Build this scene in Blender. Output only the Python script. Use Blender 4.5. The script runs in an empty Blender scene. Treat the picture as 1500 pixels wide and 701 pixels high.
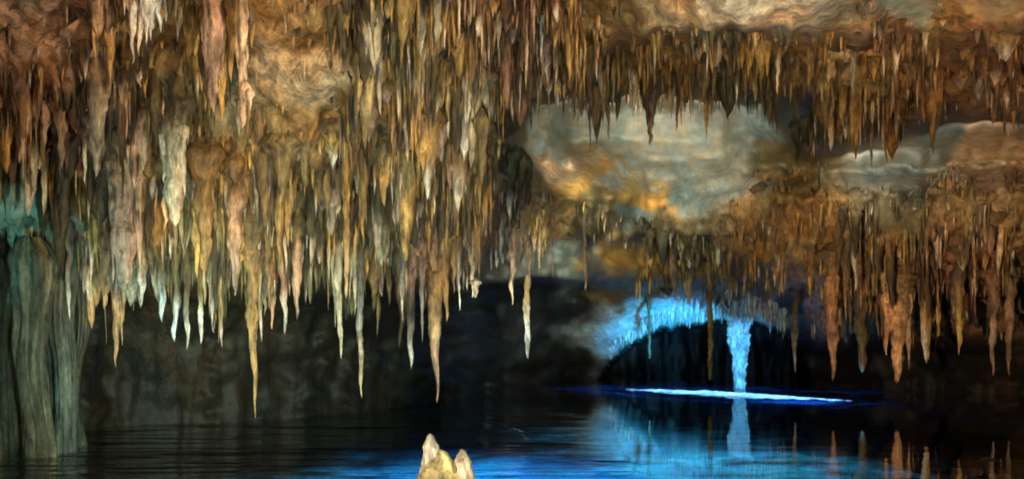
import bpy, math, random
import numpy as np
from mathutils import Vector, noise

random.seed(7)
SC = bpy.context.scene
COL = SC.collection
F = 1300.0          # focal length in photo pixels
HZ = 505.0          # image row of the horizon
H = 2.0             # eye height above the lake

def W(px, py, d):
    """a point of the cave that lies d metres ahead, seen at that bearing and elevation"""
    return Vector(((px - 750.0) / F * d, d, H - (py - HZ) / F * d))

def fb(x, y, z, o=3):
    return noise.fractal(Vector((x, y, z)), 1.0, 2.0, o)

# ------------------------------------------------------------------ plan of the cave: distance of the rock shell
XS = [-350, 0, 120, 160, 300, 450, 600, 700, 742, 835, 960, 1060, 1120, 1200, 1300, 1400, 1500, 1850]
ROWS = [
 (-250, [10,10,10,10,10,10,10.5,11,11,11,11,10,10,10,10,10,10,10]),
 (0,    [12,13,13,13,13,13,13.5,14,14.5,14.5,13,12,12,12,13,13,12.5,12]),
 (45,   [12.5,13.5,13.5,13.5,13.5,13.5,14,15,15.5,15.5,13.6,12.8,12.6,12.8,14,14,13.5,13]),
 (72,   [13,14,14,14,14,14,14.5,15.5,16.5,17.5,18,18,18,18,17,16,15.5,14]),
 (135,  [13.5,14.5,14.5,14.5,14.5,14.5,15,16.5,18.5,19.5,20,20,20,19.5,18.5,17.5,16.5,15]),
 (160,  [13.8,14.8,14.8,14.8,14.8,14.8,15.3,17.2,27,34,35,33,25,21,20,19.5,19,17]),
 (205,  [14,15,15,15,15,15.2,15.8,17.5,21,35,36,34,29,25,24,26,27,25]),
 (245,  [14.3,15.3,15.3,15.3,15.3,15.5,16.3,18,21.5,31,35,33,31,29,30,30,29,27]),
 (290,  [14.6,15.6,15.6,15.6,15.6,16,17,19,24,26,33,31,29,28,28,27,26,25]),
 (335,  [15,16,16,16,16,16.5,17.5,20,25,28,33,31,29.5,29,28.5,27.5,27,26]),
 (385,  [16,17,17,17,17,17.2,18,21,26,29,34,33,31,30,29.5,28.5,28,27]),
 (408,  [17,18.5,19,18.5,18,18,19,22,26,30,35,34,32,31,30,29,28.5,27]),
 (422,  [18,19,20,20,20,20,22,36,40,43,38,37,35,32,31,30,29,27]),
 (445,  [18,19.3,20.6,21,21.5,23,26,35,42,44,41,41,40,34,32,31,30,28]),
 (490,  [17.6,19,20.6,21.5,22.5,24.5,28,36,43,46,44,44,43,37,34,33,32,30]),
 (520,  [17,18.5,20.5,21.8,22.5,24.5,28.5,36,44,48,47,46,46,42,40,37,35,32]),
 (560,  [17,18.3,20.5,22,22.8,24.8,28.8,37,45,52,50,48,47,44,41,38,36,32]),
 (700,  [17,18.3,20.5,22,22.8,24.8,28.8,37,45,52,52,50,48,44,41,38,36,32]),
 (860,  [17,18.3,20.5,22,22.8,24.8,28.8,37,45,52,52,50,48,44,41,38,36,32]),
]
RY = [r[0] for r in ROWS]
TAB = [r[1] for r in ROWS]
ARCH_X = [868, 884, 905, 935, 970, 1050, 1100, 1140, 1170, 1200]
ARCH_Y = [580, 545, 517, 496, 480, 469, 468, 480, 505, 580]

def lerp_tab(xs, ys, x):
    if x <= xs[0]: return ys[0]
    if x >= xs[-1]: return ys[-1]
    for i in range(len(xs) - 1):
        if x <= xs[i+1]:
            t = (x - xs[i]) / (xs[i+1] - xs[i])
            return ys[i] + (ys[i+1] - ys[i]) * t
def sst(t):
    t = max(0.0, min(1.0, t)); return t*t*(3-2*t)

def depth0(px, py):
    wx = px + 26 * noise.noise(Vector((px*0.011, py*0.02, 3.3)))
    wx += 13 * noise.noise(Vector((px*0.05, py*0.05, 13.3)))
    wy = py + 16 * noise.noise(Vector((px*0.012, py*0.012, 9.1))) * (1 if py < 400 else 0.5)
    if py < 400: wy += 9 * noise.noise(Vector((px*0.05, py*0.03, 23.3)))
    if wy <= RY[0]: d = lerp_tab(XS, TAB[0], wx)
    elif wy >= RY[-1]: d = lerp_tab(XS, TAB[-1], wx)
    else:
        for j in range(len(RY)-1):
            if wy <= RY[j+1]:
                t = (wy - RY[j]) / (RY[j+1]-RY[j])
                d = lerp_tab(XS, TAB[j], wx)*(1-t) + lerp_tab(XS, TAB[j+1], wx)*t
                break
    if 868 < px < 1200:
        a = lerp_tab(ARCH_X, ARCH_Y, px) + 5*noise.noise(Vector((px*0.09, 0, 0)))
        t = sst((py - a + 3) / 8.0)
        d = d + (60 - d) * t
    return d

# ------------------------------------------------------------------ the rock, place by place; some light and shade sits in its colour
# x, y, colour, roughness of relief, share of ground hung with stalactites, their length (m)
OCH=(.34,.205,.075); PNK=(.42,.27,.19); PAL=(.62,.52,.40); GLD=(.50,.30,.075); DRK=(.085,.05,.028)
OLV=(.13,.105,.045); GRY=(.24,.225,.20); TEA=(.17,.225,.20); SHD=(.030,.029,.023); BEI=(.50,.36,.21)  # TEA holds teal lamplight in the colour, the near-black one recess shade
LGR=(.31,.33,.275); DOM=(.46,.47,.40); LIM=(.58,.62,.60); RUS=(.27,.135,.075)  # LGR and DOM carry the light's grey-blue cast as rock colour
ZONES = [
 (-300,100,OCH,.7,.9,1.0),(60,40,PNK,1,.3,.4),(60,120,RUS,.8,.9,.8),(60,230,DRK,.7,1,1.0),(60,330,TEA,.3,.35,1.0),(-200,330,TEA,.3,.3,1.0),
 (10,350,TEA,.2,.15,.8),(80,395,GRY,.4,.4,.8),(160,150,PNK,.8,1,1.0),(160,300,OCH,.7,1,1.1),(150,390,PNK,.6,1,1.0),
 (230,60,OCH,1,.4,.6),(250,130,OLV,.9,.5,.7),(250,250,OCH,.7,1,1.2),(270,390,OCH,.6,1,1.1),(330,80,OCH,.8,.8,.8),
 (340,230,OCH,.7,1,1.1),(350,380,OCH,.6,1,1.1),(440,50,OCH,1,.25,.4),(450,120,BEI,1,.12,.3),(390,110,BEI,1,.2,.4),(450,185,OCH,.9,.4,.5),
 (450,300,OLV,.7,1,1.0),(450,390,OLV,.6,1,.9),(560,40,OLV,.8,.9,.8),(560,150,OCH,.8,1,1.0),(560,260,OLV,.7,1,1.1),
 (560,370,OLV,.6,1,1.0),(650,50,OCH,.8,.9,.9),(650,150,OCH,.8,1,1.1),(650,260,OCH,.7,1,1.1),(640,380,PNK,.7,1,1.0),
 (720,60,RUS,.8,1,.9),(720,150,OCH,.8,1,1.0),(720,240,OLV,.7,1,1.0),(720,320,PNK,.7,.8,.9),(720,390,GRY,.4,.3,.8),
 (800,20,RUS,.7,.8,.8),(850,60,OCH,.8,.8,1.0),(800,110,RUS,.8,1,1.1),(900,110,OCH,.7,1,1.1),(1000,95,OCH,.7,1,1.1),(1100,100,OLV,.7,1,1.1),
 (980,70,OCH,1,.9,.7),(1060,72,OLV,1,.9,.6),(1140,70,OCH,1,.9,.7),(1220,62,OCH,1,.9,.7),(1290,56,RUS,1,.8,.6),(1370,52,OCH,1,.7,.5),(1450,52,RUS,1,.7,.5),(1500,60,OCH,1,.7,.5),(1380,95,RUS,1,.8,.8),
 (980,15,BEI,.9,.1,.2),(1080,20,PAL,1,.05,.15),(1180,20,PAL,1,.05,.15),(1240,40,BEI,.9,.2,.2),(900,15,OCH,.6,.4,.5),
 (1330,5,LGR,.3,.02,.2),(1450,12,BEI,.3,.02,.2),(1380,28,OCH,.7,.4,.3),(1700,8,BEI,.3,.1,.3),
 (1200,100,OCH,.8,.9,.8),(1240,80,BEI,.8,.4,.4),(1300,90,OCH,.8,.9,.9),(1480,90,RUS,.8,.7,.7),(1700,100,RUS,.8,.8,.8),
 (1180,150,OLV,.6,.7,.8),(1280,140,OCH,.7,.7,.9),(1380,130,OCH,.7,.6,.8),(1470,140,PNK,.7,.5,.7),(1500,165,BEI,.4,.15,.5),
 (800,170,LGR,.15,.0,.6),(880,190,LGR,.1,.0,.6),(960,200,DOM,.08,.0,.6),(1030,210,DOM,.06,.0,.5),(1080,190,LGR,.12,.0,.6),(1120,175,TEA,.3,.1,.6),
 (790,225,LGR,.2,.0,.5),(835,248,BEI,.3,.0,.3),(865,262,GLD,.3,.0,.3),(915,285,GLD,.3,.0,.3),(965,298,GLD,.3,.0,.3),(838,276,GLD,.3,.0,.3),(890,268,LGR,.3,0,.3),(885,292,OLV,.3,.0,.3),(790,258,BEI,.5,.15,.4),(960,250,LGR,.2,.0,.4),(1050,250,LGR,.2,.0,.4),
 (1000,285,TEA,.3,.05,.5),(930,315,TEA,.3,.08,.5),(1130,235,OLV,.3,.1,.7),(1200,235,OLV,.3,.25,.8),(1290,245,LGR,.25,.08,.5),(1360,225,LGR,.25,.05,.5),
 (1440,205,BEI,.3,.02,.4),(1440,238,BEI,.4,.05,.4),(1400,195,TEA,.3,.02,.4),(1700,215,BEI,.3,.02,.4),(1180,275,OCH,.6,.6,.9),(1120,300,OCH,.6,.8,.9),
 (760,290,PNK,.8,.8,.8),(800,330,OCH,.8,1,.9),(870,320,OLV,.7,.9,.8),(780,375,GRY,.25,.15,.9),(830,385,LGR,.15,.05,.9),(890,385,GLD,.15,.05,.8),(850,402,LGR,.15,.02,.8),
 (960,350,OLV,.5,.7,.9),(1020,350,OLV,.5,.7,.9),(960,395,GLD,.6,.8,.9),(1030,400,OCH,.6,.9,.9),(1090,400,OLV,.6,.9,1.0),(1090,350,OCH,.7,.9,1.0),
 (1200,320,OCH,.7,1,1.2),(1200,400,OCH,.7,1,1.3),(1300,300,OLV,.7,1,1.2),(1300,380,OCH,.7,1,1.3),(1400,300,OCH,.7,1,1.2),(1400,380,RUS,.7,1,1.3),
 (1500,300,OCH,.7,1,1.2),(1500,400,OCH,.7,1,1.3),(1700,350,OCH,.7,.8,1.2),(1200,455,PNK,.7,1,1.3),(1300,450,OCH,.7,1,1.3),(1400,450,RUS,.7,1,1.3),(1500,460,OCH,.7,1,1.2),
 (960,455,LIM,.45,.0,1),(1050,455,LIM,.45,.0,1),(900,480,LIM,.35,0,1),(1120,460,LIM,.4,0,1),
 (720,425,SHD,.3,0,1),(780,428,SHD,.3,0,1),(850,430,SHD,.3,0,1),(910,430,OCH,.5,0,1),(1160,450,SHD,.5,.5,.8),(1150,500,SHD,.5,0,1),
 (820,450,SHD,.3,0,1),(740,450,SHD,.3,0,1),(820,530,SHD,.3,0,1),(640,450,SHD,.5,.0,1),(500,450,SHD,.5,.0,1),(300,450,SHD,.5,.0,1),(160,450,SHD,.5,0,1),
 (640,560,SHD,.5,.0,1),(400,560,SHD,.5,.0,1),(160,560,SHD,.5,0,1),(0,460,OLV,.5,.0,1),(0,600,OLV,.5,.0,1),(1000,540,SHD,.4,0,1),(1100,540,SHD,.4,0,1),
 (1250,530,SHD,.4,0,1),(1400,530,SHD,.4,0,1),(1550,540,SHD,.4,0,1),(1700,540,SHD,.4,0,1),
]
ZA = np.array([[z[0], z[1], *z[2], z[3], z[4], z[5]] for z in ZONES])
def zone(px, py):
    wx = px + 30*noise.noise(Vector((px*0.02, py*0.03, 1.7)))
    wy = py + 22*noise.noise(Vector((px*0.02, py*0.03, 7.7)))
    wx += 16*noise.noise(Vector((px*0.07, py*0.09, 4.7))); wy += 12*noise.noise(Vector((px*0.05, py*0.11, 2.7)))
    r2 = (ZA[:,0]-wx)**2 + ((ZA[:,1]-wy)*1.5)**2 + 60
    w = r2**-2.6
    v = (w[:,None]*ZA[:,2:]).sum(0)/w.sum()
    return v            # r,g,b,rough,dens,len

# ------------------------------------------------------------------ materials
def nd(nt, typ, **kw):
    n = nt.nodes.new(typ)
    for k, v in kw.items(): setattr(n, k, v)
    return n
def rock_material(name, rough=.62, spec=.35, bump=.6, streak=True, fine=14.0, big=3.2, contrast=1.0):
    m = bpy.data.materials.new(name); m.use_nodes = True
    nt = m.node_tree; nt.nodes.clear(); L = nt.links.new
    out = nd(nt, 'ShaderNodeOutputMaterial'); bs = nd(nt, 'ShaderNodeBsdfPrincipled')
    L(bs.outputs[0], out.inputs[0])
    at = nd(nt, 'ShaderNodeAttribute', attribute_name='tint')
    geo = nd(nt, 'ShaderNodeNewGeometry')
    mp = nd(nt, 'ShaderNodeMapping'); L(geo.outputs['Position'], mp.inputs[0])
    mp.inputs['Scale'].default_value = (1, 1, .32 if streak else .6)
    n1 = nd(nt, 'ShaderNodeTexNoise'); n1.inputs['Scale'].default_value = big; n1.inputs['Detail'].default_value = 6; n1.inputs['Roughness'].default_value = .65
    n2 = nd(nt, 'ShaderNodeTexNoise'); n2.inputs['Scale'].default_value = fine; n2.inputs['Detail'].default_value = 5; n2.inputs['Roughness'].default_value = .7
    L(mp.outputs[0], n1.inputs[0]); L(mp.outputs[0], n2.inputs[0])
    # value variation
    r1 = nd(nt, 'ShaderNodeMapRange'); r1.inputs[1].default_value=.32; r1.inputs[2].default_value=.68; r1.inputs[3].default_value=.42/contrast; r1.inputs[4].default_value=1.45*contrast
    L(n1.outputs[0], r1.inputs[0])
    r2 = nd(nt, 'ShaderNodeMapRange'); r2.inputs[1].default_value=.3; r2.inputs[2].default_value=.7; r2.inputs[3].default_value=.55; r2.inputs[4].default_value=1.4
    L(n2.outputs[0], r2.inputs[0])
    mu0 = nd(nt, 'ShaderNodeMath', operation='MULTIPLY'); L(r1.outputs[0], mu0.inputs[0]); L(r2.outputs[0], mu0.inputs[1])
    af = nd(nt, 'ShaderNodeMapRange'); af.inputs[1].default_value=.05; af.inputs[2].default_value=.8; af.inputs[3].default_value=.22; L(at.outputs['Alpha'], af.inputs[0])
    mu = nd(nt, 'ShaderNodeMix'); mu.data_type = 'FLOAT'; L(af.outputs[0], mu.inputs[0]); mu.inputs[2].default_value = .9; L(mu0.outputs[0], mu.inputs[3])
    vm = nd(nt, 'ShaderNodeVectorMath', operation='SCALE'); L(at.outputs['Color'], vm.inputs[0]); L(mu.outputs[0], vm.inputs['Scale'])
    # mineral hue shifts
    n3 = nd(nt, 'ShaderNodeTexNoise'); n3.inputs['Scale'].default_value = 1.3; n3.inputs['Detail'].default_value = 4; L(mp.outputs[0], n3.inputs[0])
    cr = nd(nt, 'ShaderNodeValToRGB'); e = cr.color_ramp.elements
    e[0].position=.34; e[0].color=(.85,1.0,1.12,1); e[1].position=.66; e[1].color=(1.2,1.0,.82,1)
    k = cr.color_ramp.elements.new(.5); k.color=(1.0,.98,1.0,1)
    L(n3.outputs[0], cr.inputs[0])
    mm = nd(nt, 'ShaderNodeVectorMath', operation='MULTIPLY'); L(vm.outputs[0], mm.inputs[0]); L(cr.outputs[0], mm.inputs[1])
    L(mm.outputs[0], bs.inputs['Base Color'])
    rr = nd(nt, 'ShaderNodeMapRange'); rr.inputs[3].default_value=rough-.25; rr.inputs[4].default_value=rough+.2; L(n2.outputs[0], rr.inputs[0])
    L(rr.outputs[0], bs.inputs['Roughness'])
    bs.inputs['Specular IOR Level'].default_value = spec
    bm = nd(nt, 'ShaderNodeMapRange'); bm.inputs[1].default_value=.2; bm.inputs[2].default_value=.9; bm.inputs[3].default_value=.04; bm.inputs[4].default_value=bump; L(at.outputs['Alpha'], bm.inputs[0])
    b1 = nd(nt, 'ShaderNodeBump'); L(bm.outputs[0], b1.inputs['Strength']); b1.inputs['Distance'].default_value=.12; L(n1.outputs[0], b1.inputs['Height'])
    b2 = nd(nt, 'ShaderNodeBump'); L(bm.outputs[0], b2.inputs['Strength']); b2.inputs['Distance'].default_value=.045; L(n2.outputs[0], b2.inputs['Height']); L(b1.outputs[0], b2.inputs['Normal'])
    L(b2.outputs[0], bs.inputs['Normal'])
    return m
M_ROCK = rock_material('limestone_ceiling', streak=False, bump=.75, contrast=1.1)
M_WALL = rock_material('limestone_wall', rough=.55, spec=.25, bump=.7)  # the wall's dark is shade put into the tint colours
M_STAL = rock_material('dripstone', rough=.5, spec=.5, bump=1.0, fine=20.0, big=7.5, contrast=1.5)

def water_material():
    m = bpy.data.materials.new('still_cave_water'); m.use_nodes = True
    nt = m.node_tree; nt.nodes.clear(); L = nt.links.new
    out = nd(nt, 'ShaderNodeOutputMaterial'); bs = nd(nt, 'ShaderNodeBsdfPrincipled'); L(bs.outputs[0], out.inputs[0])
    bs.inputs['Base Color'].default_value = (.55,.85,1,1)
    bs.inputs['Transmission Weight'].default_value = 1; bs.inputs['IOR'].default_value = 1.45
    bs.inputs['Roughness'].default_value = .02
    geo = nd(nt, 'ShaderNodeNewGeometry')
    mp = nd(nt, 'ShaderNodeMapping'); mp.inputs['Scale'].default_value=(.22,1.0,1); L(geo.outputs['Position'], mp.inputs[0])
    n1 = nd(nt, 'ShaderNodeTexNoise'); n1.inputs['Scale'].default_value=1.5; n1.inputs['Detail'].default_value=3; n1.inputs['Distortion'].default_value=.6; L(mp.outputs[0], n1.inputs[0])
    n2 = nd(nt, 'ShaderNodeTexNoise'); n2.inputs['Scale'].default_value=.22; n2.inputs['Detail'].default_value=2; L(geo.outputs['Position'], n2.inputs[0])
    # ripples are stronger close to the viewing bank
    sx = nd(nt, 'ShaderNodeSeparateXYZ'); L(geo.outputs['Position'], sx.inputs[0])
    r = nd(nt, 'ShaderNodeMapRange'); r.inputs[1].default_value=13; r.inputs[2].default_value=30; r.inputs[3].default_value=1.0; r.inputs[4].default_value=.12; L(sx.outputs['Y'], r.inputs[0])
    rx = nd(nt, 'ShaderNodeMapRange'); rx.inputs[1].default_value=-.8; rx.inputs[2].default_value=2.1; rx.inputs[3].default_value=1.0; rx.inputs[4].default_value=.015; L(sx.outputs['X'], rx.inputs[0])
    q = nd(nt, 'ShaderNodeMapRange'); q.inputs[1].default_value=.35; q.inputs[2].default_value=.65; q.inputs[3].default_value=.3; q.inputs[4].default_value=1.0; L(n2.outputs[0], q.inputs[0])
    a = nd(nt, 'ShaderNodeMath', operation='MULTIPLY'); L(r.outputs[0], a.inputs[0]); L(rx.outputs[0], a.inputs[1])
    b = nd(nt, 'ShaderNodeMath', operation='MULTIPLY'); L(a.outputs[0], b.inputs[0]); L(q.outputs[0], b.inputs[1])
    c = nd(nt, 'ShaderNodeMath', operation='MULTIPLY'); L(b.outputs[0], c.inputs[0]); L(n1.outputs[0], c.inputs[1])
    mp2 = nd(nt, 'ShaderNodeMapping'); mp2.inputs['Scale'].default_value=(.16,.9,1); L(geo.outputs['Position'], mp2.inputs[0])
    n4 = nd(nt, 'ShaderNodeTexNoise'); n4.inputs['Scale'].default_value=.8; n4.inputs['Detail'].default_value=2; L(mp2.outputs[0], n4.inputs[0])
    d4 = nd(nt, 'ShaderNodeMath', operation='MULTIPLY'); L(n4.outputs[0], d4.inputs[0]); L(b.outputs[0], d4.inputs[1])
    e4 = nd(nt, 'ShaderNodeMath', operation='MULTIPLY_ADD'); L(d4.outputs[0], e4.inputs[0]); e4.inputs[1].default_value=1.2; L(c.outputs[0], e4.inputs[2]); c = e4
    bp = nd(nt, 'ShaderNodeBump'); bp.inputs['Strength'].default_value=1.0; bp.inputs['Distance'].default_value=.42; L(c.outputs[0], bp.inputs['Height'])
    L(bp.outputs[0], bs.inputs['Normal'])
    return m
M_WATER = water_material()

def mesh_obj(name, verts, faces, cols, mat, parent=None, smooth=True):
    me = bpy.data.meshes.new(name)
    me.from_pydata([tuple(v) for v in verts], [], faces)
    if smooth: me.polygons.foreach_set('use_smooth', [True]*len(me.polygons))
    if cols is not None:
        a = me.color_attributes.new('tint', 'FLOAT_COLOR', 'POINT')
        a.data.foreach_set('color', np.array([(c[0], c[1], c[2], c[3] if len(c) > 3 else 1.0) for c in cols], dtype=np.float32).ravel())
    me.materials.append(mat)
    me.update()
    o = bpy.data.objects.new(name, me); COL.objects.link(o)
    if parent: o.parent = parent
    return o
def structure(o): o['kind'] = 'structure'; return o
def tag(o, label, cat, group=None):
    o['label'] = label; o['category'] = cat
    if group: o['group'] = group
    return o

# ------------------------------------------------------------------ the rock shell (ceiling and walls)
GX, GY = 5.0, 4.0
x0, x1, y0, y1 = -350, 1850, -250, 800
NX = int((x1-x0)/GX)+1; NY = int((y1-y0)/GY)+1
def surf(px, py):
    d = depth0(px, py); z = zone(px, py); p = W(px, py, d)
    ro = z[3]
    if py < 440:
        n = 1.1*fb(p.x*.25, p.y*.25, p.z*.3, 2)*(.3+ro) + .55*fb(p.x*1.1, p.y*.9, p.z*.8, 3)*ro + .22*noise.ridged_multi_fractal(Vector((p.x*2.2, p.y*2, p.z*1.6)), 1, 2, 3, 1, 2)*ro
        n *= (.35+ro*.8)
        if ro < .45: n += (.45-ro)*1.1*max(0, 1-abs(fb(p.x*.18+.5*fb(p.x*.4,p.y*.4,1,2), p.y*.12, p.z*1.1, 2))*5)*(-1)
        n += 1.1*min(1, z[4])*fb(p.x*2.6, p.y*.8, p.z*.4, 3)
    else:
        n = .9*fb(p.x*.5, p.y*.4, p.z*.15)+.5*fb(p.x*1.8, p.y*1.0, p.z*.22, 3)
        n *= (.2+ro)
    d2 = d*(1 - .022*n)
    return W(px, py, d2), z, d2
V = []; C = []; row_idx = {}
for j in range(NY):
    py = y0 + j*GY
    for i in range(NX):
        px = x0 + i*GX
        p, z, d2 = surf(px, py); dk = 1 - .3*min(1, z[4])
        if d2 > 53: dk = .06  # hollow behind the arch blackened in the colour, as shade
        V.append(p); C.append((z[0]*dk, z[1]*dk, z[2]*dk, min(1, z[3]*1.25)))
fc, fw = [], []
for j in range(NY-1):
    py = y0 + j*GY
    for i in range(NX-1):
        px = x0 + i*GX
        lip = lerp_tab([-350, 100, 160, 450, 650, 700, 900, 960, 1150, 1850], [385, 385, 415, 415, 412, 412, 415, 476, 500, 505], px)
        a = j*NX+i
        (fc if py < lip else fw).append((a, a+NX, a+NX+1, a+1))
def submesh(faces):
    m = {}; vs = []; cs = []; fs = []
    for f in faces:
        t = []
        for k in f:
            if k not in m: m[k] = len(vs); vs.append(V[k]); cs.append(C[k])
            t.append(m[k])
        fs.append(t)
    return vs, fs, cs
fw = [f for f in fw if max(V[k].z for k in f) > -1.2]
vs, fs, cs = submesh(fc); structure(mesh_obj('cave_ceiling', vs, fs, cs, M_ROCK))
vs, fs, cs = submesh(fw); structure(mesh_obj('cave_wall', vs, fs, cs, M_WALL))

# ------------------------------------------------------------------ dripstone shapes
def spike(base, L, R, seed, col, segs=8, rings=10, p=.85, flare=.9, wob=.05, knob=.25, up=.35, tipc=None, rt=.04, flip=False, squash=1.0, root=None):
    """an uneven tapering drip of stone; returns verts, faces, colours"""
    vs, fs, cs = [], [], []
    rnd = random.Random(seed)
    ph = rnd.random()*100
    n = rings
    for k in range(n+1):
        t = k/n
        s = -up + (L+up)*t
        tt = min(1.0, max(0.0, s/L))
        r = R*((1-tt)**p*(1-rt)+rt)
        r *= 1 + flare*max(0, 1-tt/.22)**2
        if s < 0: r *= max(.12, 1-(-s/up)**1.6)
        r *= 1 + knob*1.6*noise.noise(Vector((ph, s*2.3/ (0.3+R*3), 0)))
        r *= 1 + knob*.9*noise.noise(Vector((ph+9, s*9, 0)))
        cx = wob*L*noise.noise(Vector((ph+20, tt*1.7, 0)))*tt*2 + min(R, .12)*.35*noise.noise(Vector((ph+33, tt*6, 0)))
        cy = wob*L*noise.noise(Vector((ph+40, tt*1.7, 0)))*tt
        if k == n: r *= .3
        for i in range(segs):
            a = 2*math.pi*i/segs + ph
            rr = r*(1+.42*noise.noise(Vector((math.cos(a)*1.3+ph, math.sin(a)*1.3, s*.5/(.2+R))))+(.3*noise.noise(Vector((math.cos(a)*3+ph, math.sin(a)*3, s*4))) if segs > 9 else 0))
            vs.append(Vector((base.x+cx+math.cos(a)*rr*squash, base.y+cy+math.sin(a)*rr, base.z + (s if flip else -s))))
            g = .8+.5*noise.noise(Vector((ph+60, s*1.6, a*.3)))
            c = col if (tipc is None) else tuple(col[q]+(tipc[q]-col[q])*sst((tt-.45)/.4) for q in range(3))
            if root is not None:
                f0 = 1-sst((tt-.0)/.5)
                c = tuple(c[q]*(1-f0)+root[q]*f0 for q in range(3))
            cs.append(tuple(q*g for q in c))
    for k in range(n):
        for i in range(segs):
            a = k*segs+i; b = k*segs+(i+1) % segs
            fs.append((a, b, b+segs, a+segs) if flip else (a, a+segs, b+segs, b))
    c0 = len(vs); vs.append(sum((vs[n*segs+i] for i in range(segs)), Vector())/segs + Vector((0,0,(1 if flip else -1)*R*.12))); cs.append(cs[-1])
    for i in range(segs):
        a = n*segs+i; b = n*segs+(i+1) % segs
        fs.append((a, b, c0) if flip else (a, c0, b))
    return vs, fs, cs
def merge(parts):
    V, Fc, Cc = [], [], []
    for v, f, c in parts:
        o = len(V); V += v; Cc += c; Fc += [tuple(k+o for k in q) for q in f]
    return V, Fc, Cc

TONES = {'ochre':OCH,'pink':PNK,'pale':(.70,.56,.38),'white':(.74,.70,.62),'gold':GLD,'dark':DRK,'olive':OLV,'grey':GRY,'rust':(.34,.19,.11),'beige':(.52,.37,.22),'lime':LIM,'orange':(.55,.33,.17),'apricot':(.80,.52,.32)}
PLACED = 0
def hero(px, y0_, y1_, w, tone, label, group=None, cat='stalactite', wob=.02, tip=None, extra=(), depth=None, p=.8, name='stalactite', squash=1.0, flare=.6, rt=.05, knob=.3):
    """one named stalactite: root row, tip row and width as seen, standing at the rock's own distance"""
    global PLACED; PLACED += 1
    if depth is None: _, _, d = surf(px, y0_); d -= .05
    else: d = depth
    b = W(px, y0_, d)
    Lm = (y1_-y0_)/F*d; R = w/2/F*d/1.15
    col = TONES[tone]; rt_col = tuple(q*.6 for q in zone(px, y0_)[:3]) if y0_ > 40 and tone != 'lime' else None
    seg = 20 if w > 20 else 12
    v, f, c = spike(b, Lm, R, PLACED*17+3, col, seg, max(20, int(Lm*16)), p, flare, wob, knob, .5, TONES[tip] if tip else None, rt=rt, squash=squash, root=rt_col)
    if extra:
        o = bpy.data.objects.new(name, None); COL.objects.link(o)
        mesh_obj('shaft', [q-b for q in v], f, c, M_STAL, o)
    else: o = mesh_obj(name, [q-b for q in v], f, c, M_STAL)
    o.location = b
    tag(o, label, cat, group)
    for (dx, ya, yb, wd, pn) in extra:
        bb = W(px+dx, ya, d-.03) - b
        v, f, c = spike(bb, (yb-ya)/F*d, wd/2/F*d, PLACED*31+int(dx)+int(ya), col, 9, 14, .8, .5, .03, .3, .12)
        mesh_obj(pn, v, f, c, M_STAL, o)
    return o

G1='stalactites hanging from the left ceiling'; G2='stalactites over the dark cavity'; G3='stalactites of the right hand mass'; G4='stalactites above the pale dome'
hero(216,-30,48,36,'white','broad white fluted drapery stalactite at the top edge, brightest on the left ceiling',cat='drapery',name='drapery',squash=1.15,p=.45,
     extra=((-22,-25,94,15,'prong'),(-12,-20,82,13,'prong'),(-3,-20,68,12,'prong'),(7,-20,60,12,'prong'),(17,-22,48,12,'prong'),(27,-25,34,10,'prong')))
hero(356,-30,188,15,'apricot','long slender orange white stalactite with a forked end beside a brown one',p=.3,flare=.2,rt=.3,wob=.006,extra=((9,138,172,9,'prong'),(3,130,158,14,'knob')))
hero(312,-20,165,40,'pink','thick pinkish brown stalactite just left of the forked orange one',G1,p=.6)
hero(556,55,168,16,'grey','pale grey stalactite with a swollen middle left of centre ceiling',G1,tip='pale',extra=((-7,82,112,12,'knob'),))
hero(640,-20,76,22,'beige','short beige stalactite cut by the top edge right of centre left ceiling',G1)
hero(672,-20,58,6,'pale','very thin pale straw stalactite at the top edge',G1,rt=.4,p=.3)
hero(686,92,180,18,'pale','leaning pale stalactite with ragged sides left of the pale dome',G1)
hero(702,100,150,9,'beige','small beige stalactite touching the ragged pale one',G1)
hero(256,158,332,46,'pale','big mottled cream stalactite with blunt swollen body and sharp tip',p=.42,squash=.9,extra=((-16,200,270,14,'lobe'),(12,190,290,16,'lobe')))
hero(90,150,247,26,'pink','twin tipped pinkish stalactite in the upper left corner mass',extra=((-24,140,215,18,'prong'),))
hero(63,180,266,10,'ochre','thin ochre stalactite beneath the twin tipped pinkish one',G1)
hero(124,195,272,10,'white','thin white stalactite right of the twin tipped pinkish one',G1)
hero(152,300,452,26,'rust','rusty orange stalactite at the left end of the row over the dark cavity',G2,p=.6,tip='beige')
hero(186,205,420,52,'pink','massive pinkish brown stalactite bundle left of the mottled cream one',G2,p=.35,extra=((-20,240,370,18,'lobe'),(18,260,400,20,'lobe')))
hero(207,340,446,24,'beige','beige stalactite with cream tip below the massive pinkish bundle',G2,tip='white')
for (px,a,b,w,lab) in ((236,330,472,20,'cool grey stalactite at the left of the white tipped row'),(258,350,500,18,'white tipped stalactite second from left in the bluish row'),
    (273,340,512,16,'lowest white tipped stalactite of the bluish row'),(294,360,503,16,'white tipped stalactite right of the lowest bluish one'),(314,350,486,20,'broad white tipped stalactite at the right end of the bluish row')):
    hero(px,a,b,w,'olive',lab,G2,tip='lime',p=.6)
hero(300,225,400,40,'ochre','stout ochre stalactite right of the mottled cream one',G2,p=.5)
hero(345,250,430,30,'pink','rough pinkish stalactite above the longest brown spear',G2,p=.55)
hero(370,330,612,34,'ochre','longest brown spear stalactite reaching nearly to the water at left',G2,p=1.25,flare=.9)
hero(399,340,482,22,'rust','reddish stalactite with pale end right of the longest spear',G2,tip='pink')
hero(415,350,490,20,'pink','stalactite with bright white end right of the reddish one',G2,tip='white')
hero(436,330,468,24,'pink','brown stalactite at the right end of the pale tipped pair',G2)
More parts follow.
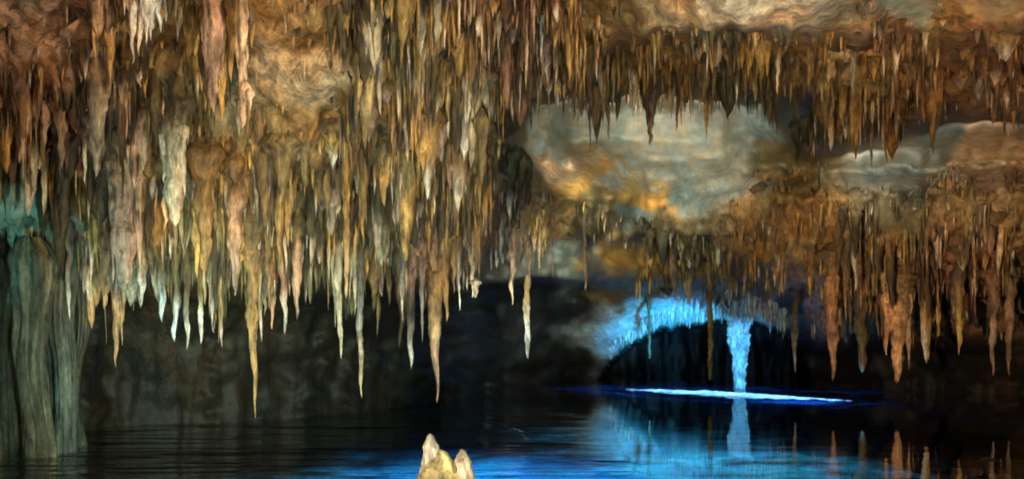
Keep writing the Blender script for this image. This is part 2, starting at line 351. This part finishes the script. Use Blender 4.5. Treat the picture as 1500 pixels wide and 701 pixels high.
hero(507,195,436,15,'gold','slender golden stalactite hanging alone left of centre',G2,p=.4,tip='beige')
hero(528,350,582,16,'grey','long thin grey stalactite ending just above the dark water',G2,p=.6,tip='pale')
hero(553,370,492,10,'olive','thin olive stalactite between grey one and cluster',G2)
hero(590,310,472,16,'grey','pale grey stalactite left of the big central cluster',G2,tip='pale')
hero(612,195,292,10,'gold','small golden stalactite above the central cluster',G1)
hero(588,250,345,8,'white','thin bright white stalactite above the pale grey one',G1)
hero(665,150,275,10,'gold','curved golden stalactite upper right of the central cluster',G1)
hero(638,330,588,46,'ochre','largest central stalactite cluster tapering to a needle above the water',None,p=1.1,tip='rust',extra=((-20,370,450,16,'lobe'),(14,350,470,20,'lobe'),(28,350,430,16,'lobe'),(-3,400,500,22,'lobe')))
hero(618,370,500,12,'grey','thin grey stalactite touching the left side of the central cluster',G2)
hero(672,350,455,10,'white','thin white stalactite right of the central cluster',G2)
hero(691,330,436,20,'pale','crooked cream stalactite ending in a small foot right of the cluster',G2,extra=((6,415,436,12,'foot'),))
hero(750,330,447,16,'pink','stalactite at the left edge of the smooth lower wall',G2,tip='beige')
hero(774,355,525,12,'ochre','thin stalactite with a bright cream lower end before the dark wall',None,tip='white',p=.3,rt=.1)
hero(790,330,400,8,'beige','short stalactite right of the cream ended one',G2)
hero(856,310,425,7,'rust','thin reddish stalactite hanging across the smooth yellow wall',G2,p=.4)
hero(864,70,182,20,'dark','dark stalactite above the left side of the pale dome ending in a black thread',None,extra=((0,165,222,4,'thread'),))
hero(841,80,176,12,'dark','short dark stalactite left of the black thread above the dome',G4)
hero(880,85,165,10,'pink','short pinkish stalactite right of the black thread above the dome',G4)
hero(948,100,186,24,'dark','dark blunt stalactite hanging over the middle of the pale dome',G4)
hero(953,150,213,20,'ochre','hanging ochre tuft of rock in the middle of the pale dome',depth=20,extra=((-4,120,190,12,'stem'),))
hero(993,90,192,12,'dark','dark thin stalactite at right of the ochre tuft',G4)
hero(800,45,122,16,'pink','pale pink stalactite on the rusty ceiling above the dome',G4,tip='white')
hero(793,30,95,7,'white','thin white stalactite on the rusty ceiling left of the pale pink one',G4)
hero(815,70,130,9,'beige','beige stalactite right of the pale pink one',G4)
hero(1140,70,138,12,'pale','small pale stalactite above the right rim of the dome',G4)
hero(1249,78,142,9,'white','white stalactite hanging alone on the brown rock at upper right',G3)
hero(1298,165,242,10,'gold','bright golden stalactite over the greenish smooth rock',G3)
hero(1276,170,248,8,'beige','beige straw stalactite left of the bright golden one',G3)
hero(1218,130,172,10,'pale','pale short stalactite at right of the dome',G3)
hero(1198,140,172,9,'beige','beige short stalactite at right of the dome beside the pale one',G3)
hero(1168,200,250,10,'ochre','ochre stalactite under the dome right shoulder',G3)
hero(1165,425,545,16,'olive','slim stalactite before the dark arch at its right side',G3,tip='beige')
hero(1221,370,557,26,'rust','reddish stalactite reaching close to the far water',G3,p=.6,tip='rust')
hero(1262,420,545,26,'olive','blunt olive stalactite between the reddish and the big orange one',G3,p=.5)
hero(1316,380,560,42,'orange','big orange stalactite, lowest and brightest of the right hand mass',None,p=.55,extra=((-16,430,520,16,'lobe'),(14,430,540,16,'lobe')))
hero(1405,400,520,20,'gold','golden stalactite right of the big orange one',G3)
hero(1358,420,505,20,'rust','rusty stalactite touching the right side of the big orange one',G3)
hero(1455,400,550,20,'pink','pinkish stalactite near the right edge just above the water',G3)
hero(1481,400,552,20,'rust','rusty stalactite at the right edge just above the water',G3)
hero(1040,400,556,9,'gold','thin golden stalactite crossing the dark arch of the blue grotto',None,p=.2,rt=.5)
hero(986,360,436,20,'rust','rusty stalactite above the blue lit grotto',G3)
hero(952,370,432,12,'gold','golden stalactite above the left part of the blue lit grotto',G3)
hero(951,440,525,6,'olive','thin dark stalactite at left inside the blue grotto arch',G3,p=.3,rt=.4)
hero(1083,432,576,38,'lime','thick blue lit column tapering down to the water in the grotto',cat='column',name='dripstone_column',depth=41.0,p=.9,rt=.42,flare=.25,knob=.14,wob=.004,
     extra=((14,440,475,22,'lobe'),(-14,440,480,14,'lobe')))

# ------------------------------------------------------------------ the crowd of stalactites
specs = []
rnd = random.Random(11)
cells = 0
py = -60
while py < 492:
    dens_w = 6.5
    px = -330
    while px < 1830:
        x = px + rnd.uniform(-5, 5); y = py + rnd.uniform(-8, 8)
        px += 5.5
        lip = lerp_tab([-350, 100, 160, 450, 650, 700, 900, 930, 1060, 1150, 1850], [360, 360, 398, 392, 385, 398, 398, 425, 440, 470, 478], x)
        if y > lip: continue
        z = zone(x, y)
        cl = .5 + .9*noise.noise(Vector((x*.021, y*.010, 40))) + .5*noise.noise(Vector((x*.06, y*.02, 50)))
        cl = max(0, min(1, cl))
        if z[4] < .16 or rnd.random() > z[4]*(.22+.62*cl): continue
        out = x < -60 or x > 1560 or y < -25
        if out and rnd.random() > .45: continue
        if abs(depth0(x+9, y)-depth0(x-9, y)) > 3.4: continue
        p_, z_, d = surf(x, y)
        Lm = z[5]*(.35+.85*cl)*rnd.uniform(.45, 1.15)*(.75+.7*rnd.random()**3)
        big = rnd.random()
        R = rnd.uniform(.025, .064) * (1 + 1.2*(big > .83) + 1.3*(big > .95)) * (d/20)**.5
        if big > .93: Lm *= 1.5
        specs.append((x, y, d, Lm, R, tuple(q*(.45+.85*cl) for q in z[:3]), p_))
    py += 12
def tint_of(base, rr):
    t = rr.random()
    f = rr.uniform(.55, 1.5)
    c = tuple(q*f for q in base)
    mixes = (((.80,.66,.46), .09, .35), ((.60,.36,.10), .24, .35), ((.50,.36,.29), .07, .35), ((.05,.038,.018), .32, .6))
    acc = 0
    for col, prob, s in mixes:
        acc += prob
        if t < acc:
            s = rr.uniform(s, min(1, s+.45)); c = tuple(c[q]*(1-s)+col[q]*s for q in range(3)); break
    return c
inview = lambda s: -10 < s[0] < 1510 and -20 < s[1] < 500
specs.sort(key=lambda s: -(s[3]*s[4]/s[2]**2 if inview(s) else 0))
NIND = 300 - PLACED
def region(x, y):
    if x < 140 and y > 250: return 'before the teal glow at left', 'stalactites before the teal glow'
    if x < 420 and y < 90: return 'on the knobbly ceiling at top left', 'stalactites of the top left ceiling'
    if x < 170: return 'in the dark left corner of the ceiling', 'stalactites of the left corner'
    if x < 480 and y < 240: return 'around the mottled cream stalactite', 'stalactites around the mottled cream one'
    if x < 480: return 'in the dense row above the left dark cavity', 'stalactites above the left cavity'
    if x < 620 and y < 220: return 'on the brown ceiling left of centre', 'stalactites of the brown ceiling'
    if x < 620: return 'near the slender golden stalactite', 'stalactites near the slender golden one'
    if x < 770 and y < 220: return 'just left of the pale dome', 'stalactites left of the pale dome'
    if x < 930 and y > 220: return 'on the slope under the pale dome', 'stalactites under the pale dome'
    if x < 930: return 'on the rusty ceiling above the dome', 'stalactites of the rusty ceiling'
    if x < 1180 and y < 220: return 'on the brown band under the cream rock ledge', 'stalactites under the cream ledge'
    if x < 1180: return 'above the blue lit grotto', 'stalactites above the grotto'
    if y < 260 and x < 1340: return 'on the brown rock above the greenish ledge', 'stalactites above the greenish ledge'
    if y < 260: return 'on the brown rock at upper right corner', 'stalactites of the upper right corner'
    if x < 1330 and y < 380: return 'high on the right hanging mass', 'stalactites high on the right mass'
    if x < 1330: return 'low on the right hanging mass beside the grotto', 'stalactites beside the grotto'
    if y < 380: return 'on the far right mass below the pale ledge', 'stalactites below the pale ledge'
    return 'low at the far right over the water', 'stalactites low at the far right'
stuff = []
for n, (x, y, d, Lm, R, c, p_) in enumerate(specs):
    rr = random.Random(n*7+1)
    c2 = tint_of(c, rr)
    b = W(x, y, d*1.006)
    pw = rr.uniform(.55, 1.0)
    if n < NIND:
        seg, rg = 9, max(9, int(Lm*8))
        Lm *= 1.12; R *= 1.1
    else: seg, rg = 6, max(5, int(Lm*6))
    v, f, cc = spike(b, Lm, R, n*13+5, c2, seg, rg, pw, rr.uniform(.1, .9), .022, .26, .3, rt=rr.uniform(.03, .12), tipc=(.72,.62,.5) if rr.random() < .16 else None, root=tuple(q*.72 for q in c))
    if R > .075 or rr.random() < .25:      # fused companions hang from the same root
        bits = [(v, f, cc)]
        for q in range(rr.randint(1, 3)):
            b3 = b + Vector((rr.uniform(-2.2, 2.2)*R, rr.uniform(-1, 1)*R, rr.uniform(-.2, .1)*Lm))
            bits.append(spike(b3, Lm*rr.uniform(.25, .85), R*rr.uniform(.4, .9), n*29+q, c2, seg, rg, pw, .3, .022, .3, .3, rt=.08, root=tuple(q_*.72 for q_ in c)))
        v, f, cc = merge(bits)
    if n < NIND:
        v = [q-b for q in v]
        o = mesh_obj('stalactite', v, f, cc, M_STAL); o.location = b
        lum = sum(c2)/3
        tone = 'pale' if lum > .34 else 'beige' if lum > .25 else ('reddish brown' if c2[0] > 2.2*c2[1] else 'ochre brown') if lum > .14 else 'dark brown'
        asp = Lm/R
        sh = 'thick' if R/d*F*2 > 17 else 'slender' if asp > 14 else 'stubby' if asp < 8 else 'tapering'
        ln = 'long' if Lm/d*F > 95 else 'short' if Lm/d*F < 55 else 'middling'
        rl, rg_ = region(x, y)
        tag(o, f'{ln} {sh} {tone} stalactite {rl}', 'stalactite', rg_)
    else: stuff.append((v, f, cc))
# small fringe along the blue lit arch
for k in range(260):
    rr = random.Random(900+k)
    x = rr.uniform(893, 1150); a = lerp_tab(ARCH_X, ARCH_Y, x)
    y = a - 11 - 24*rr.random()**1.6*(x > 985) - 12*rr.random()
    _, _, d = surf(x, y)
    if d > 50: continue
    b = W(x, y, d-.1)
    v, f, cc = spike(b, rr.uniform(.2, .6)*(1.5 if x > 990 else .9), rr.uniform(.05, .11), k+77, tuple(q*rr.uniform(.7, 1.1) for q in LIM), 6, 6, .8, .5, .04, .3, .3)
    stuff.append((v, f, cc))
v, f, c = merge(stuff)
o = mesh_obj('small_stalactites', v, f, c, M_STAL); o['kind'] = 'stuff'
tag(o, 'countless small brown stalactites bristling between the larger ones over the whole ceiling', 'stalactites')

# ------------------------------------------------------------------ flowstone columns at left, rising from the lake
def column(px, d, ytop, w, col, label, seed, group, dx=0):
    top = W(px, ytop, d); Lm = top.z + .5
    vs, fs, cs = [], [], []
    segs, rings = 48, 60; R = w/2/F*d
    for k in range(rings+1):
        t = k/rings; z = top.z + .4 - (Lm+.4)*t
        prof = min(1, .2+t*9) + .3*(max(0, 1-t/.5))**2 - .35*t + .18*max(0, (t-.8)/.2)
        for i in range(segs):
            a = 2*math.pi*i/segs
            fl = 1 + .5*noise.noise(Vector((math.cos(a)*2.2+seed, math.sin(a)*2.2, z*.35))) + .35*noise.noise(Vector((math.cos(a)*5+seed, math.sin(a)*5, z*1.1))) + .22*noise.noise(Vector((math.cos(a)*11+seed, math.sin(a)*11, z*.5)))
            r = R*prof*fl
            cx = .25*noise.noise(Vector((seed, z*.5, 1)))
            vs.append(Vector((top.x+cx+math.cos(a)*r, top.y+math.sin(a)*r*.8, z)))
            g = .75+.55*noise.noise(Vector((math.cos(a)*3+seed, math.sin(a)*3, z*.6+4)))+.7*noise.noise(Vector((math.cos(a)*9+seed, math.sin(a)*9, z*.25)))
            cs.append(tuple(q*g for q in col))
    for k in range(rings):
        for i in range(segs):
            a = k*segs+i; b = k*segs+(i+1) % segs
            fs.append((a, a+segs, b+segs, b))
    b = Vector((top.x, top.y, 0))
    o = mesh_obj('flowstone_column', [q-b for q in vs], fs, cs, M_STAL); o.location = b
    tag(o, label, 'column', group)
gc = 'flowstone columns at the left edge'
column(8, 16.4, 385, 50, (.15,.13,.085), 'leftmost brown fluted flowstone column standing in the lake', 2.1, gc)
column(50, 15.9, 380, 52, (.135,.13,.085), 'olive brown flowstone column, second from the left edge', 5.3, gc)
column(92, 16.6, 360, 36, (.125,.135,.105), 'grey green flowstone column with pale top, rightmost of the left group', 8.8, gc)
column(-35, 15.8, 385, 50, (.20,.14,.08), 'brown flowstone column cut by the left edge', 11.7, gc)
column(30, 17.2, 372, 24, (.10,.095,.06), 'thin olive flowstone column behind the two brown ones at left', 31.0, gc)
column(74, 17.0, 368, 22, (.085,.09,.065), 'thin grey green flowstone column squeezed between wider ones', 37.0, gc)
column(118, 17.6, 360, 20, (.07,.075,.055), 'dim slim flowstone column at the right end of the left group', 41.0, gc)
column(-120, 15.4, 395, 80, (.20,.14,.08), 'brown flowstone column beyond the left edge', 14.7, gc)
for (px, a, b_, w, lab) in ((74, 330, 440, 16, 'bluish grey stalactite above the flowstone columns'), (100, 330, 470, 14, 'cool grey stalactite beside the rightmost flowstone column'), (60,340,400,18,'short bluish stalactite over the second flowstone column')):
    hero(px, a, b_, w, 'grey', lab, 'stalactites above the flowstone columns', tip='lime')

# faint columns in the dark recess

# ------------------------------------------------------------------ stalagmite in front
def stalagmite():
    d = 7.0
    parts = []
    root = bpy.data.objects.new('stalagmite', None); COL.objects.link(root)
    base = W(652, 701, d); base = Vector((base.x, d, -1.7)); root.location = base
    tag(root, 'yellow brown stalagmite with two rounded knobs in front of the blue water', 'stalagmite')
    def lump(cx, ytop, w, hgt, seed, name, col, pw, ybot_scale=1.5):
        top = W(cx, ytop, d); vs, fs, cs = [], [], []; segs = 40; rings = int(hgt*70)
        for k in range(rings+1):
            t = k/rings; z = top.z - hgt*t
            r = (w/2/F*d)*(min(1, t/pw)**.5)*(1+(ybot_scale-1)*t)
            for i in range(segs):
                a = 2*math.pi*i/segs
                q = 1+.30*noise.noise(Vector((math.cos(a)*1.6+seed, math.sin(a)*1.6, z*6)))+.22*noise.noise(Vector((math.cos(a)*4+seed, math.sin(a)*4, z*16)))+.10*noise.noise(Vector((math.cos(a)*9+seed, math.sin(a)*9, z*40)))
                vs.append(Vector((top.x+math.cos(a)*r*q+.02*noise.noise(Vector((seed, z*4, 0))), d+math.sin(a)*r*q, z))-base)
                g = .85+.6*noise.noise(Vector((a, z*9+seed, 2)))
                cs.append(tuple(c*g for c in col))
        for k in range(rings):
            for i in range(segs):
                a = k*segs+i; b = k*segs+(i+1) % segs
                fs.append((a, a+segs, b+segs, b))
        return mesh_obj(name, vs, fs, cs, M_STAL, root)
    lump(644, 657, 50, 2.7, 1.0, 'body', (.36,.22,.075), .09, 3.4)
    lump(631, 634, 19, .36, 4.0, 'knob', (.46,.32,.22), .3, 1.5)
    lump(679, 656, 19, .34, 7.0, 'knob', (.48,.29,.17), .3, 1.7)
stalagmite()

# ------------------------------------------------------------------ lake, bed, pale shelf for the light streak
def grid(name, ax, bx, ay, by, nx, ny, zf, colf, mat):
    vs, fs, cs = [], [], []
    for j in range(ny+1):
        for i in range(nx+1):
            x = ax+(bx-ax)*i/nx; y = ay+(by-ay)*j/ny
            vs.append((x, y, zf(x, y))); cs.append(colf(x, y))
    for j in range(ny):
        for i in range(nx):
            a = j*(nx+1)+i; fs.append((a, a+1, a+nx+2, a+nx+1))
    return structure(mesh_obj(name, vs, fs, cs, mat))
grid('water', -60, 60, -6, 80, 2, 2, lambda x, y: 0.0, lambda x, y: (1, 1, 1), M_WATER)
grid('lake_bed', -50, 50, -6, 80, 330, 300, lambda x, y: -1.8+.6*fb(x*.3, y*.3, 0)+.35*fb(x*1.2, y*1.2, 5),
     lambda x, y: tuple([.06+.6*sst(.5+1.6*fb(x*.55, y*1.6, 8, 3))]*3), M_ROCK)
# pale shelf before the grotto, added to stand in for a glint on water
def glint_shelf():
    A = Vector((165/F*40.5, 40.5)); B = Vector((505/F*31.6, 31.6))
    dirv = (B-A); Ls = dirv.length; dirv.normalize(); nrm = Vector((-dirv.y, dirv.x))
    vs, fs, cs = [], [], []; nu, nv = 220, 40
    for i in range(nu+1):
        for j in range(nv+1):
            u = i/nu; v = j/nv*2-1
            wd = 2.6*(math.sin(math.pi*u)**.6)+.3
            p = A + dirv*(Ls*u) + nrm*(v*wd)
            crest = math.exp(-(v/.55)**4)
            z = -.185 + (.240*math.sin(math.pi*min(1, u*.86+.10))**.35)*crest + .085*fb(u*12, v*6, 3, 4)*(1-v*v) - .22*v*v
            if abs(v) > .98: z = -.9
            vs.append((p.x, p.y, z)); cs.append((.8,.82,.82))
    for i in range(nu):
        for j in range(nv):
            a = i*(nv+1)+j; fs.append((a, a+nv+1, a+nv+2, a+1))
    o = mesh_obj('glint_shelf', vs, fs, cs, M_ROCK); structure(o)
glint_shelf()

grid('rock_ledge', 6.6, 13, 12.0, 20.5, 60, 60, lambda x, y: -.16 - .5*max(0, (8.6-(20-y)*.2) - x) + .22*fb(x*.8, y*.8, 2), lambda x, y: (.10,.12,.09), M_WALL)
# ------------------------------------------------------------------ light
def spot(name, loc, target, watts, color, angle=60, blend=.8, radius=.15):
    l = bpy.data.lights.new(name, 'SPOT'); l.energy = watts; l.color = color
    l.spot_size = math.radians(angle); l.spot_blend = blend; l.shadow_soft_size = radius
    o = bpy.data.objects.new(name, l); COL.objects.link(o); o.location = loc
    o.rotation_euler = (Vector(target)-Vector(loc)).to_track_quat('-Z', 'Y').to_euler()
    return o
WARM=(1,.72,.42); WARM2=(1,.80,.48); CY=(.10,.62,1.0)
# warm floods, unseen, standing in for the cave's own lamps
spot('flood_near_right', (9, 3, 1.2), W(270, 250, 16), 9000, WARM2, 50, .9)
spot('flood_near_left', (-3, 2, .6), W(700, 150, 17), 2600, WARM, 75, .9)
spot('flood_right_mass', (4, 16, .5), W(1330, 380, 30), 6500, WARM, 48, .9)
spot('flood_top', (2, 5, .8), W(1120, 20, 13), 2600, WARM2, 40, .9)
spot('flood_top_right', (6, 8, .8), W(1350, 110, 17), 2400, WARM, 50, .9)
spot('flood_dome', W(890, 228, 23), W(915, 205, 35), 2000, (1,.98,.84), 75, .9, .3)  # from here to flood_gold: unseen spots hung in mid-air, added for their light
spot('flood_dome_side', W(1010, 215, 24.5), W(1045, 195, 34), 1600, (1,.98,.84), 70, .9, .3)
spot('flood_ledge', W(1255, 268, 25.5), W(1280, 232, 30), 520, (1,.97,.85), 80, .9, .3)
spot('flood_ledge_side', W(1430, 222, 21.5), W(1440, 222, 29.5), 620, (1,.88,.75), 70, .9, .3)
spot('flood_lower_wall', W(830, 450, 21), W(830, 385, 29), 1300, (.95,1,.75), 60, .9, .3)
spot('flood_gold', W(850, 240, 24), W(905, 272, 31), 1500, (1,.86,.52), 42, .9, .3)
for (ax, ay, ad, ang, e) in ((215, 45, 13, 8, 3800), (356, 95, 13.5, 7, 3800), (256, 270, 15.5, 6, 1800), (185, 350, 16, 7, 1400), (690, 130, 15.5, 6, 1300), (345, 330, 16, 7, 1300), (640, 430, 18, 7, 1300), (1100, 20, 12.5, 15, 1500)):
    spot('accent_spot', (5, 3, 1.0), W(ax, ay, ad), e, (1,.88,.68), ang, 1, .1)  # narrow unseen spots added to brighten chosen stalactites
spot('fill_far_wall', (0, 0, 1.7), W(640, 490, 30), 6500, (.80,1,.88), 52, 1, .4)
spot('fill_far_recess', (-1, 8, 1.4), W(775, 478, 42), 20000, (.85,1,.85), 18, 1, .4)
spot('fill_left_cavity', (-2.5, 7, .5), W(330, 540, 22), 4200, (.55,1,.8), 50, 1, .4)
spot('fill_teal_low', (-9, 9, .4), W(430, 380, 17.5), 1000, (.35,.9,.8), 60, .9, .5)
spot('flood_low_left', (-1, 10, .4), W(300, 380, 17), 1100, WARM, 40, .9)
spot('flood_teal', (-10, 9, .5), W(0, 345, 16), 1500, (.2,.9,.75), 22, .9)
spot('flood_tips', (-6.2, 13, .3), W(285, 470, 16.5), 120, (.55,.8,1), 32, .9)
spot('flood_columns', (-4, 8, .8), W(50, 520, 16), 170, (.85,1,.75), 40, .9)
# blue grotto
spot('grotto_lamp', W(1000, 570, 34), W(985, 462, 44), 10500, (.04,.45,.9), 40, .9)
spot('grotto_lamp_left', W(905, 578, 35), W(915, 495, 46), 9500, (.04,.45,.9), 20, .8)
spot('grotto_column_lamp', W(1120, 568, 34), W(1085, 520, 41), 4800, (.08,.5,1), 34, .8)
for k in range(6):
    sx_, sy_ = 6.3+1.2*k, 38.9-1.55*k
    spot('glint_fill', (sx_, sy_-.3, 1.45), (sx_, sy_+.25, 0), 380+20*k, (.12,.42,1), 112, .9, .1)  # row of unseen spots added so the shelf reads as a bright streak
for k in range(4):
    spot('underwater_glint_fill', (5.6+1.5*k, 36.6-1.9*k, -.35), (6.0+1.5*k, 38.6-1.9*k, -.55), 3000, (.01,.15,1), 130, 1)  # unseen too, added for the blue glow round the streak
# underwater lamps; the right-hand ones are added to boost the grotto's reflection
for (x, y, e, c, a) in ((-2.8, 12.0, 700, (.03,.36,.8), 115), (-1.7, 12.4, 1100, (.03,.52,1), 120), (-.6, 12.6, 2600, (.03,.58,1), 130), (-.2, 14.4, 1200, (.01,.2,1), 130), (1.0, 12.6, 2600, (.03,.58,1), 130), (1.4, 14.6, 1300, (.01,.2,1), 130), (2.5, 13.4, 1000, (.04,.55,.9), 140), (4.0, 13.6, 900, (.04,.55,.9), 140), (3.0, 16.6, 200, (.04,.5,.85), 140), (4.6, 16.2, 150, (.04,.5,.85), 140), (2.2, 20.5, 120, (.04,.5,.85), 140)):
    spot('underwater_lamp', (x, y, -.1), (x, y+.5, -1.8), e, c, a, 1)
spot('stalagmite_lamp', (1.3, 3.0, 1.9), (-.55, 7, 1.1), 48, WARM2, 30, .9)

w = bpy.data.worlds.new('World'); SC.world = w; w.use_nodes = True
bg = w.node_tree.nodes['Background']; bg.inputs[0].default_value = (.30,.45,.42,1); bg.inputs[1].default_value = .15

cam = bpy.data.cameras.new('camera'); co = bpy.data.objects.new('camera', cam); COL.objects.link(co)
co.location = (0, 0, H); co.rotation_euler = (math.radians(90), 0, 0)
cam.sensor_width = 36; cam.lens = 36*F/1500; cam.shift_y = (HZ-350.5)/1500; cam.clip_end = 500
SC.camera = co
SC.view_settings.view_transform = 'Standard'; SC.view_settings.look = 'None'; SC.view_settings.exposure = 0
SC.render.engine = 'CYCLES'
SC.cycles.use_denoising = True; SC.cycles.use_adaptive_sampling = False; SC.cycles.filter_width = 1.9; SC.cycles.max_bounces = 5; SC.cycles.caustics_reflective = False; SC.cycles.caustics_refractive = False
SC.cycles.sample_clamp_indirect = 3
